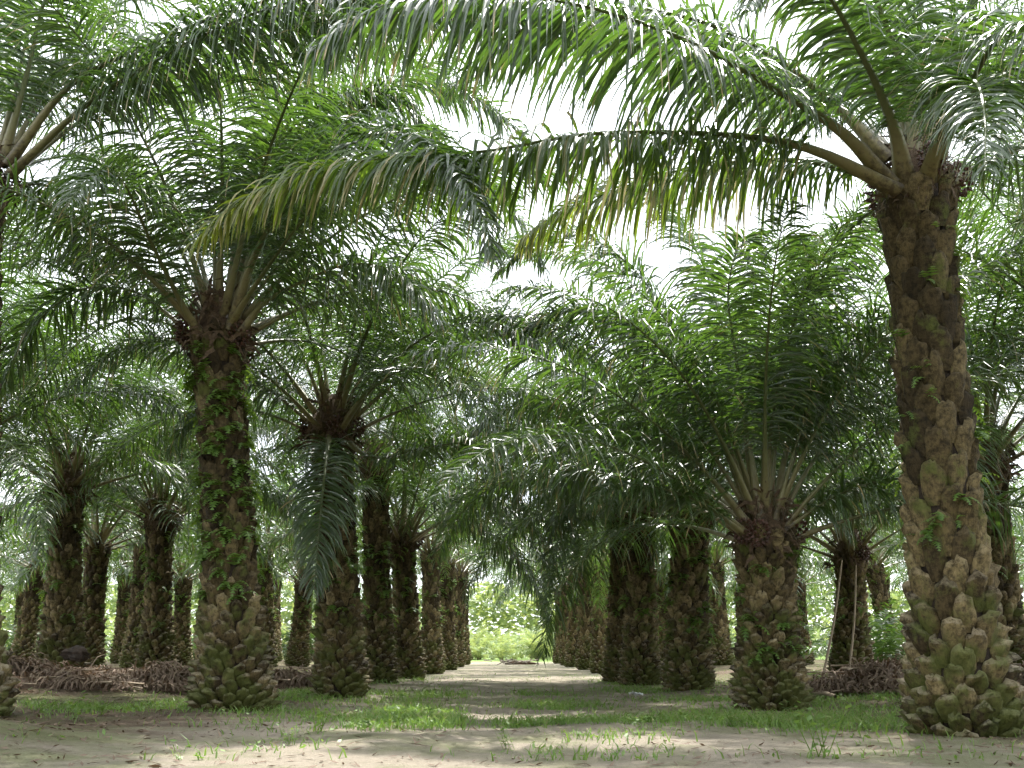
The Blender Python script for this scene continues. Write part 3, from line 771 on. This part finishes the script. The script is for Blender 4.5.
named = [
    (22, 44, 575, 'slender oil palm at the far left with a small spreading crown under the foreground fronds'),
    (36, 52, 585, 'thin oil palm just right of the slender far left one'),
    (122, 50, 580, 'narrow dark oil palm between the two broad trunks on the left'),
    (135, 38, 560, 'pale-trunked oil palm touching the dark trunk behind the dead frond heap'),
    (181, 46, 588, 'small dark oil palm right beside the tall fern-clad trunk on its left'),
    (265, 40, 562, 'ferny oil palm close on the right of the tall fern-clad trunk'),
    (298, 44, 590, 'dark slim oil palm standing alone between the first two left trunks'),
    (722, 46, 572, 'small oil palm framed between the stout right trunk and the short open one'),
    (803, 52, 590, 'small oil palm just right of the short open-crowned one'),
    (664, 50, 580, 'narrow oil palm showing between the third and fourth trunks right of the track'),
    (893, 42, 575, 'dim oil palm half hidden left of the thick front trunk'),
]
for i, (bx, Yq, ty, lab) in enumerate(named):
    b = at(bx, 655, Yq); H = at(bx, ty, Yq)[2]
    placed.append((b[0], Yq))
    far_palm(lab, b[0], Yq, H, 'mature oil palms standing in rows', rgf.uniform(0, 6), i % 5, .93)
for row in range(-7, 8):
    if row in (0,): continue
    X0 = 4.4 * (2 * abs(row) - 1) * (1 if row > 0 else -1)
    if abs(row) == 1: continue
    Yq = 33 + (4 if row % 2 else 0)
    while Yq < 80:
        x = X0 + rgf.normal(0, .5); y = Yq + rgf.normal(0, .6)
        Yq += 8.2
        if abs(x) > y * 0.56 + 5: continue
        if any((x - a) ** 2 + (y - c) ** 2 < 20 for a, c in placed): continue
        if abs(x) < 7: continue
        side = 'left' if x < 0 else 'right'
        far_palm('distant oil palm among the dim back rows on the %s of the track' % side, x, y, rgf.uniform(3.4, 5.2), 'distant oil palms in the %s back rows' % side, rgf.uniform(0, 6), int(rgf.integers(0, 5)), rgf.uniform(.85, 1.0))

# the rows go on beside and behind the viewer; their crowns shade the foreground
for i, (x, y, H) in enumerate([(-6.8, -1.0, 5.6), (6.9, -0.8, 5.8), (-6.0, -7.5, 5.4), (6.2, -7.2, 5.6), (-5.8, -12.5, 5.2), (5.8, -12.5, 5.2), (-14.5, 8.5, 5.0), (15, 8.5, 5.0), (-14, 0, 5.0), (15, 0, 5.2), (-13.5, -9, 5.2), (14, -9, 5.2), (-5.5, -19, 5.2), (5.5, -19, 5.2), (-13, -17, 5.2), (13.5, -17, 5.2)]):
    far_palm('oil palm of the rows beside and behind the viewer, out of the photo', x, y, H, 'oil palms beside and behind the viewer', rgf.uniform(0, 6), i % 5, 1.1)

# ------------------------------------------------------------------ young bright palms past the end, and one nearer
def young_geo(rg, n=16, L0=2.6):
    G = Geo()
    for i in range(n):
        age = (i + .5) / n
        path, L = std_path(82 - 50 * age, L0 * rg.uniform(.8, 1.1), 45 + 50 * age, n=24, curl=rg.normal(0, 10))
        g, r = frond_geo(path, L, rg, pairs=34, K=3, fold=False, leaf_w=.028, leaf_len=.5, droop=.6, stalk_r=.03)
        az = i * 2.39996; c, s = cos(az), sin(az); M = np.array([[c, -s, 0], [s, c, 0], [0, 0, 1]])
        for gg, m in ((g, 0), (r, 1)):
            n0 = 0
            for Vv, Ff, Uu in zip(gg.V, gg.F, gg.U):
                G.add(Vv @ M.T, Ff - n0, Uu, m); n0 += len(Vv)
    return G
YS = []
def young(label, x, y, sc, cat='young palm', group='young palms in the open past the last row', mat=LEAF_B, rz=0):
    v = int(rgf.integers(0, 3))
    if len(YS) < 3:
        o = young_geo(rgf).obj('young_palm', [mat, STALK]); YS.append(o)
    else:
        o = YS[v].copy(); col.objects.link(o)
    o.location = (x, y, float(gh(x, y))); o.rotation_euler = (0, 0, rz); o.scale = (sc, sc, sc)
    return tag(o, label, cat, group)
for i in range(120):
    x = rgf.uniform(-52, 52); y = rgf.uniform(84, 118)
    if i < 22: x = rgf.uniform(-9, 12); y = rgf.uniform(86, 112)
    sc = rgf.uniform(.9, 1.7)
    young('bright green young palm in the open beyond the end of the track and rows', x, y, sc, rz=rgf.uniform(0, 6))
for i in range(26):
    x = (1 if i % 2 else -1) * rgf.uniform(8.5, 38); y = rgf.uniform(46, 80)
    o = YS[i % 3].copy(); o.data = o.data.copy() if i < 3 else YD[i % 3]
    if i == 0: YD = {}
    if i < 3: YD[i] = o.data; o.data.materials[0] = LEAF
    col.objects.link(o); k_ = rgf.uniform(.8, 1.3)
    o.location = (x, y, float(gh(x, y))); o.rotation_euler = (0, 0, rgf.uniform(0, 6)); o.scale = (k_, k_, k_)
    tag(o, 'dark green low young palm between the back row trunks, off the track', 'young palm', 'low young palms among the back rows')
b = at(878, 660, 33)
o = young_geo(np.random.default_rng(3), n=22, L0=3.2).obj('young_palm', [LEAF, STALK], loc=(b[0], 33, float(gh(b[0], 33))))
tag(o, 'trunkless young palm with pale upright stalks left of the thick front trunk', 'young palm')

# far wood behind everything: leafy mass
def wood(x0, x1, y, h, rg, n):
    G = Geo()
    for _ in range(n):
        x = rg.uniform(x0, x1); yy = y + rg.uniform(0, 12)
        top = h * (0.65 + 0.45 * vnoise(x * .12, 0.0, 9) + .12 * rg.random())
        z = top * rg.random() ** .7
        p = np.array([x, yy, z]); a = rg.uniform(0, 6.28); l = rg.uniform(.5, 1.3)
        d = np.array([cos(a), sin(a), rg.uniform(-.6, .5)]) * l
        s = nrm(np.cross(d, rg.normal(0, 1, 3))) * l * .28
        G.add([p, p + d * .5 - s, p + d, p + d * .5 + s], [[0, 1, 2, 3]])
    return G
tag(wood(-110, 110, 135, 9.0, rgf, 42000).obj('far_woodland', [LEAF_B]), 'pale green mass of far foliage closing the view beyond the plantation', 'woodland', kind='stuff')

# ------------------------------------------------------------------ grass, one object
def grass(n):
    G = []
    rg = np.random.default_rng(21)
    x = rg.uniform(-12, 13, n * 6); y = 9.0 + 30 * rg.random(n * 6) ** 1.6
    nz = vnoise(x * .8, y * .8, 11) * .6 + vnoise(x * 2.7, y * 2.7, 12) * .4
    # growing zones
    def blob(cx, cy, rx, ry): return np.exp(-(((x - cx) / rx) ** 2 + ((y - cy) / ry) ** 2))
    dens = 0.015 + 1.0 * blob(-1.2, 14.2, 1.4, 1.7) + 1.1 * blob(2.8, 13.6, 2.8, 1.15) + .9 * blob(.55, 16.5, .7, 4.0) + .7 * blob(-1.8, 19, .8, 3.5) \
        + .8 * blob(-6.4, 16.0, 2.2, 1.0) + .7 * blob(5.8, 19, 2.4, 2.0) + .7 * blob(-3.9, 21, .9, 2.0) + .4 * blob(3.0, 23, .8, 4) + .8 * blob(9, 27, 3, 3)
    for bx_, by_ in FEET: dens = dens + .35 * np.exp(-((np.hypot(x - bx_, y - by_) - .75) / .3) ** 2)
    rut = np.exp(-((x + .4) / .38) ** 2) * .9
    dens = dens * (1 - rut)
    keep = dens * 1.5 * np.clip((nz - .38) / .22, 0, 1.6) > rg.random(len(x))
    x, y = x[keep][:n], y[keep][:n]
    n = len(x)
    print('grass blades', n)
    z = gh(x, y)
    h = rg.uniform(.04, .13, n) * (0.7 + .8 * vnoise(x * 1.3, y * 1.3, 14)); a = rg.uniform(0, 6.28, n); b = rg.uniform(0, 6.28, n)
    w = rg.uniform(.004, .010, n)
    wd = np.stack([np.cos(a), np.sin(a), 0 * a], -1) * w[:, None]
    ln = np.stack([np.cos(b), np.sin(b), 0 * b], -1)
    P = np.stack([x, y, z - .01], -1)
    m = P + ln * (h * .25)[:, None] + np.array([0, 0, 1]) * (h * .6)[:, None]
    t = P + ln * (h * .75)[:, None] + np.array([0, 0, 1]) * (h * .95)[:, None]
    Vv = np.stack([P - wd, P + wd, m + wd * .8, m - wd * .8, t + wd * .15, t - wd * .15], 1).reshape(-1, 3)
    bi = np.arange(n)[:, None] * 6
    Ff = np.concatenate([bi + np.array([[0, 1, 2, 3]]), bi + np.array([[3, 2, 4, 5]])])
    U = np.tile(np.array([[0, 0], [0, 0], [0, .5], [0, .5], [0, 1], [0, 1]]), (n, 1))
    # low broad seedling leaves among the blades
    q = rg.random(n) < .33; Q = P[q] + np.stack([rg.normal(0, .03, q.sum()), rg.normal(0, .03, q.sum()), rg.uniform(.02, .09, q.sum())], -1)
    m_ = len(Q); a = rg.uniform(0, 6.28, m_); L_ = rg.uniform(.015, .045, m_)[:, None]
    d = np.stack([np.cos(a), np.sin(a), rg.normal(0, .35, m_)], -1) * L_; s_ = np.stack([-np.sin(a), np.cos(a), rg.normal(0, .3, m_)], -1) * L_ * .45
    V2 = np.stack([Q - d, Q - s_, Q + d, Q + s_], 1).reshape(-1, 3)
    F2 = np.arange(m_ * 4).reshape(-1, 4) + len(Vv)
    Vv = np.vstack([Vv, V2]); Ff = np.vstack([Ff, F2]); U = np.vstack([U, np.zeros((m_ * 4, 2))])
    return mesh_obj('grass', Vv, Ff, [GRASS], uv=U)
tag(grass(42000), 'short patchy green grass along the track and between the palms', 'grass', kind='stuff')

# litter crumbs: small dead leaf scraps strewn over the soil
def scraps(n):
    rg = np.random.default_rng(31)
    x = rg.uniform(-13, 13, n); y = 8.6 + 26 * rg.random(n) ** 1.5
    ok = (np.abs(x) + rg.normal(0, 1.2, n) > 3.6) | (rg.random(n) < .3); x, y = x[ok], y[ok]; n = len(x)
    P = np.stack([x, y, gh(x, y) + .012], -1); a = rg.uniform(0, 6.28, n); L = rg.uniform(.012, .08, n) * (1 + (rg.random(n) < .05)); w = rg.uniform(.005, .016, n)
    d = np.stack([np.cos(a), np.sin(a), rg.normal(0, .22, n)], -1) * L[:, None]; s = np.stack([-np.sin(a), np.cos(a), rg.normal(0, .3, n)], -1) * w[:, None]
    Vv = np.stack([P - d, P - s, P + d, P + s], 1).reshape(-1, 3)
    return mesh_obj('leaf_litter', Vv, np.arange(n * 4).reshape(-1, 4), [DEAD], uv=np.tile([[0, .2]], (n * 4, 1)))
tag(scraps(22000), 'dry brown leaf scraps scattered over the sandy soil', 'leaf litter', kind='stuff')

# ------------------------------------------------------------------ heaps of dead fronds
def heap(label, x, y, rx, ry, h, n, seed):
    rg = np.random.default_rng(seed)
    root = empty('dead_frond_heap', (x, y, float(gh(x, y)) - .03))
    tag(root, label, 'frond heap', 'heaps of dead fronds stacked between the rows')
    k, m = 28, 9
    G = Geo(); V_ = []
    for i in range(m):
        q = i / (m - 1)
        for j in range(k):
            a = j / k * 2 * pi
            jit = 1 + .22 * (vnoise(cos(a) * 2 + 5, sin(a) * 2 + q * 3, seed) - .5)
            V_.append((cos(a) * rx * q * jit, sin(a) * ry * q * jit, -.25 * q ** 5 + h * .62 * (1 - q ** 1.8) * (.7 + .6 * vnoise(cos(a) * q * rx * 1.3 + 9, sin(a) * q * ry * 1.3, seed + 1)) - .05 * q))
    G.add(V_, grid_faces(m, k, True)); G.obj('litter_mound', [LITTER], root, smooth=True)
    # crossed dead stalks and matted leaflets
    A = Geo(); B = Geo()
    for i in range(n):
        q = rg.random() ** .6; a = rg.uniform(0, 6.28)
        c = np.array([cos(a) * rx * q * .9, sin(a) * ry * q * .9, h * (1 - q ** 1.6) * rg.uniform(.5, 1.0) + .03])
        az = rg.normal(0, .55) + (pi if rg.random() < .5 else 0); L = rg.uniform(1.0, 2.6)
        d = np.array([cos(az), sin(az), rg.normal(0, .10)])
        P0 = c - d * L * .5; pts = [P0, c + np.array([0, 0, .06]), c + d * L * .5 + np.array([0, 0, -.10])]
        pts = [np.array([p[0], p[1], max(p[2], .02)]) for p in pts]
        path, LL = smooth_path(pts, 24)
        g, r = frond_geo(path, LL, rg, pairs=30, K=3, fold=False, leaf_len=.5, leaf_w=.02, droop=1.4, petiole=.15, stalk_r=.035, spread=1.4)
        for src, dst in ((g, A), (r, B)):
            n0 = 0
            for Vv, Ff, Uu in zip(src.V, src.F, src.U):
                Vv = Vv.copy(); Vv[:, 2] = np.maximum(Vv[:, 2], 0.01 + 0.02 * rg.random(len(Vv)))
                dst.add(Vv, Ff - n0, Uu); n0 += len(Vv)
    A.obj('dead_leaves', [DEAD], root); B.obj('dead_stalks', [DSTALK], root)
    return root
heap('long low heap of brown dead fronds at the left, below the broad trunk', -10.3, 20.5, 3.0, 1.9, .50, 70, 1)
heap('heap of grey-brown dead fronds just left of the tall fern-clad palm', -7.6, 22.5, 2.0, 1.6, .42, 46, 2)
heap('small heap of reddish dead fronds between the first two left palms', -5.7, 25.5, 1.9, 1.3, .36, 34, 3)
heap('rounded heap of reddish-brown dead fronds left of the thick front trunk on the right', 7.6, 20.8, 1.7, 1.3, .48, 46, 4)
heap('tangle of pale dead fronds at the right edge behind the thick front trunk', 10.4, 18.6, 1.4, 1.2, .7, 34, 5)
heap('low mat of dead fronds far back on the left beside the slender palms', -15.5, 31, 4.5, 1.8, .35, 34, 6)

# ------------------------------------------------------------------ weeds
def weed_geo(rg, nst=7, h=.28, leaf=.06):
    G = Geo()
    for _ in range(nst):
        a = rg.uniform(0, 6.28); p = np.array([rg.normal(0, .03), rg.normal(0, .03), 0]); d = nrm(np.array([cos(a) * .5, sin(a) * .5, 1.0])); hh = h * rg.uniform(.6, 1.1)
        s = np.array([.004, 0, 0]); e = p + d * hh
        G.add([p - s, p + s, e + s * .5, e - s * .5], [[0, 1, 2, 3]], [[0, .3]] * 4)
        for j in range(6):
            q = p + d * hh * (.25 + .75 * j / 5); b = j * 2.4 + a
            ld = np.array([cos(b), sin(b), rg.uniform(-.1, .5)]) * leaf * rg.uniform(.7, 1.3); ls = nrm(np.cross(ld, [0, 0, 1])) * leaf * .35
            G.add([q, q + ld * .5 - ls, q + ld, q + ld * .5 + ls], [[0, 1, 2, 3]], [[0, .3]] * 4)
    return G
rgw = np.random.default_rng(77)
W0 = None
weeds = [
    (318, 732, 1.2, 'leafy weed clump on the bare sand in front of the second left palm'),
    (76, 722, 1.3, 'green weed clump at the left, in front of the dead frond heap'),
    (100, 716, 1.0, 'smaller weed beside the left weed clump before the frond heap'),
    (365, 738, 1.1, 'tufted weed at the left end of the grass strip'),
    (395, 728, 1.0, 'weed standing in the grass strip left of the wheel rut'),
    (432, 722, .9, 'weed in the grass just left of the wheel rut'),
    (508, 748, .9, 'lone spindly weed on bare sand at the bottom centre'),
    (820, 757, 1.5, 'low broad weed at the bottom right before the short palm'),
    (640, 735, 1.0, 'weed in the grass strip centred below the fourth right palm'),
    (735, 728, 1.2, 'bright weed at the foot of the short open palm, left side'),
    (800, 728, 1.1, 'bright weed at the foot of the short open palm, right side'),
    (860, 722, 1.0, 'weed left of the thick front trunk on the right'),
    (560, 726, .8, 'weed right of the wheel rut in the grass'),
    (290, 745, .7, 'tiny weed on the sand below the tall left palm'),
    (148, 712, 1.0, 'weed between the dead frond heap and the tall left palm'),
    (1018, 735, 1.1, 'weed at the right edge beside the thick front trunk'),
]
W3 = []
for i, (wx, wy, s, lab) in enumerate(weeds):
    g = gnd(wx, wy)
    if len(W3) < 3:
        o = weed_geo(rgw).obj('weed', [FERN]); W3.append(o)
    else:
        o = W3[i % 3].copy(); col.objects.link(o)
    o.location = (g[0], g[1], float(gh(g[0], g[1]))); o.scale = (s, s, s); o.rotation_euler = (0, 0, i * 1.7)
    tag(o, lab, 'weed', 'weeds growing on the track and verge')

# ------------------------------------------------------------------ small things
def pole(name, label, a, b, r, mat, cat):
    path, L = smooth_path([a, (np.array(a) + np.array(b)) / 2 + np.array([.06, 0, .03]), b], 14)
    T = nrm(np.gradient(path, axis=0)); s = nrm(np.cross(T, [0.2, 1, 0])); u = np.cross(s, T); k = 7; ang = np.arange(k) / k * 2 * pi
    rr = r * (1 - .35 * np.linspace(0, 1, 14)) * (1 + .12 * np.sin(np.arange(14) * 2.3))
    V_ = path[:, None] + (s[:, None] * np.cos(ang)[None, :, None] + u[:, None] * np.sin(ang)[None, :, None]) * rr[:, None, None]
    G = Geo(); G.add(V_.reshape(-1, 3), grid_faces(14, k, True), np.full((14 * k, 2), .1))
    c0 = [list(range(k))]; me_f = G
    o = G.obj(name, [mat], smooth=True)
    return tag(o, label, cat)
def w3(px_, py_, Y_): return at(px_, py_, Y_)
pole('wooden_pole', 'bare pale pole leaning to the right, left of the second row palm', w3(822, 682, 26.5), w3(842, 560, 27.3), .036, DSTALK, 'pole')
pole('wooden_pole', 'bare straight pole propped on the front of the second row palm trunk', w3(848, 682, 26.8), w3(856, 565, 27.4), .034, DSTALK, 'pole')
def gp(x, y, dz=.03): g = gnd(x, y); return np.array([g[0], g[1], float(gh(g[0], g[1])) + dz])
pole('fallen_stalk', 'pale stripped leaf stalk lying on the soil left of the right frond heap', gp(806, 696, .05), gp(836, 702, .09), .05, DSTALK, 'leaf stalk')
pole('fallen_stalk', 'thin grey stalk lying on the bare soil right of the short open palm', gp(790, 700, .04), gp(815, 690, .04), .025, DSTALK, 'leaf stalk')
def blob(name, label, cat, c, size, mat, seed, rough=.3, kind=None):
    rg = np.random.default_rng(seed); k, m = 14, 9; V_ = []
    for i in range(m):
        th = pi * i / (m - 1)
        for j in range(k):
            a = j / k * 2 * pi; d = np.array([sin(th) * cos(a), sin(th) * sin(a), cos(th)])
            rr = 1 + rough * (vnoise(d[0] * 2.2 + seed, d[1] * 2.2 + d[2] * 1.7, seed) - .5) * 2
            V_.append(d * rr * np.array(size))
    G = Geo(); G.add(V_, grid_faces(m, k, True)); o = G.obj(name, [mat], smooth=False, loc=tuple(c)); return tag(o, label, cat)
c = gp(97, 690, .0); c = np.array([-9.6, 22.8, float(gh(-9.6, 22.8)) + .62])
blob('rotten_stump', 'dark rotten stump lying on top of the left dead frond heap', 'stump', c, (.33, .22, .16), CHAR, 5, .45)
# debris pile closing the track
root = empty('debris_pile', (0.35, 66, float(gh(.35, 66))))
tag(root, 'grey pile of broken stalks across the far end of the track', 'debris pile')
Gd = Geo(); rgd = np.random.default_rng(8)
for i in range(40):
    p = np.array([rgd.normal(0, 1.0), rgd.normal(0, .4), rgd.uniform(.05, .55)]); a = rgd.uniform(0, pi); d = np.array([cos(a), sin(a) * .4, rgd.normal(0, .2)]) * rgd.uniform(.4, .9)
    s = np.array([0, 0, 1]) * .07; t2 = nrm(np.cross(d, s)) * .07
    V_ = [p - d + s, p - d + t2, p - d - s, p - d - t2, p + d + s, p + d + t2, p + d - s, p + d - t2]
    Gd.add(V_, [[0, 1, 5, 4], [1, 2, 6, 5], [2, 3, 7, 6], [3, 0, 4, 7], [0, 3, 2, 1], [4, 5, 6, 7]])
Gd.obj('broken_stalks', [WOOD], root)
root.scale = (.6, .6, .5)
mo = blob('soil_mound', None, None, (0, 0, .1), (1.7, .6, .35), LITTER, 3, .3); mo.parent = root
# crumpled white litter
g = gnd(636, 697); k = 9; Gp = Geo(); xx, yy = np.meshgrid(np.linspace(-.14, .14, k), np.linspace(-.09, .09, k))
zz = .04 + .09 * vnoise(xx * 16 + 3, yy * 16, 4); Gp.add(np.stack([xx, yy, zz], -1).reshape(-1, 3), grid_faces(k, k))
Gp.add(np.stack([xx * .97, yy * .97, zz - .012], -1).reshape(-1, 3), grid_faces(k, k)[:, ::-1])
o = Gp.obj('plastic_litter', [WHITE], loc=(g[0], g[1], float(gh(g[0], g[1])))); tag(o, 'crumpled white plastic scrap on the soil by the fourth right palm', 'litter')

# ------------------------------------------------------------------ light
world = bpy.data.worlds.new('World'); scene.world = world; world.use_nodes = True
nt = world.node_tree
for n in list(nt.nodes): nt.nodes.remove(n)
SUN_EL, SUN_AZ = 62.0, 25.0     # azimuth measured from +Y (ahead) towards +X
sky = nt.nodes.new('ShaderNodeTexSky'); sky.sky_type = 'NISHITA'; sky.sun_disc = False
sky.sun_elevation = radians(SUN_EL); sky.sun_rotation = radians(SUN_AZ); sky.dust_density = 0.8
tcw = nt.nodes.new('ShaderNodeTexCoord')
nz = nt.nodes.new('ShaderNodeTexNoise'); nz.inputs['Scale'].default_value = 2.2; nz.inputs['Detail'].default_value = 7
nt.links.new(tcw.outputs['Generated'], nz.inputs[0])
cf = ramp(nt, nz.outputs[0], [(0.30, 0.55), (0.55, 0.97)])
cm = mix(nt, cf, sky.outputs[0], (14.0, 14.6, 15.4))
bg = nt.nodes.new('ShaderNodeBackground'); bg.inputs['Strength'].default_value = 0.095
nt.links.new(cm, bg.inputs[0]); ow = nt.nodes.new('ShaderNodeOutputWorld'); nt.links.new(bg.outputs[0], ow.inputs[0])
sd = bpy.data.lights.new('sun', 'SUN'); sd.energy = 5.0; sd.angle = radians(0.8); sd.color = (1.0, .97, .91)
so = bpy.data.objects.new('sun', sd); col.objects.link(so)
from mathutils import Vector
dirv = Vector((sin(radians(SUN_AZ)) * cos(radians(SUN_EL)), cos(radians(SUN_AZ)) * cos(radians(SUN_EL)), sin(radians(SUN_EL))))
so.rotation_euler = dirv.to_track_quat('Z', 'Y').to_euler(); so.location = (0, 0, 30)

vs = scene.view_settings
vs.view_transform = 'Standard'; vs.look = 'None'; vs.exposure = 1.24; vs.gamma = 1.0; vs.use_curve_mapping = False
cy = scene.cycles
cy.max_bounces = 5; cy.diffuse_bounces = 3; cy.glossy_bounces = 2; cy.transmission_bounces = 4; cy.transparent_max_bounces = 4
cy.caustics_reflective = False; cy.caustics_refractive = False
cy.use_denoising = True
cy.use_adaptive_sampling = True; cy.adaptive_threshold = 0.03
print('objects', len(bpy.data.objects))
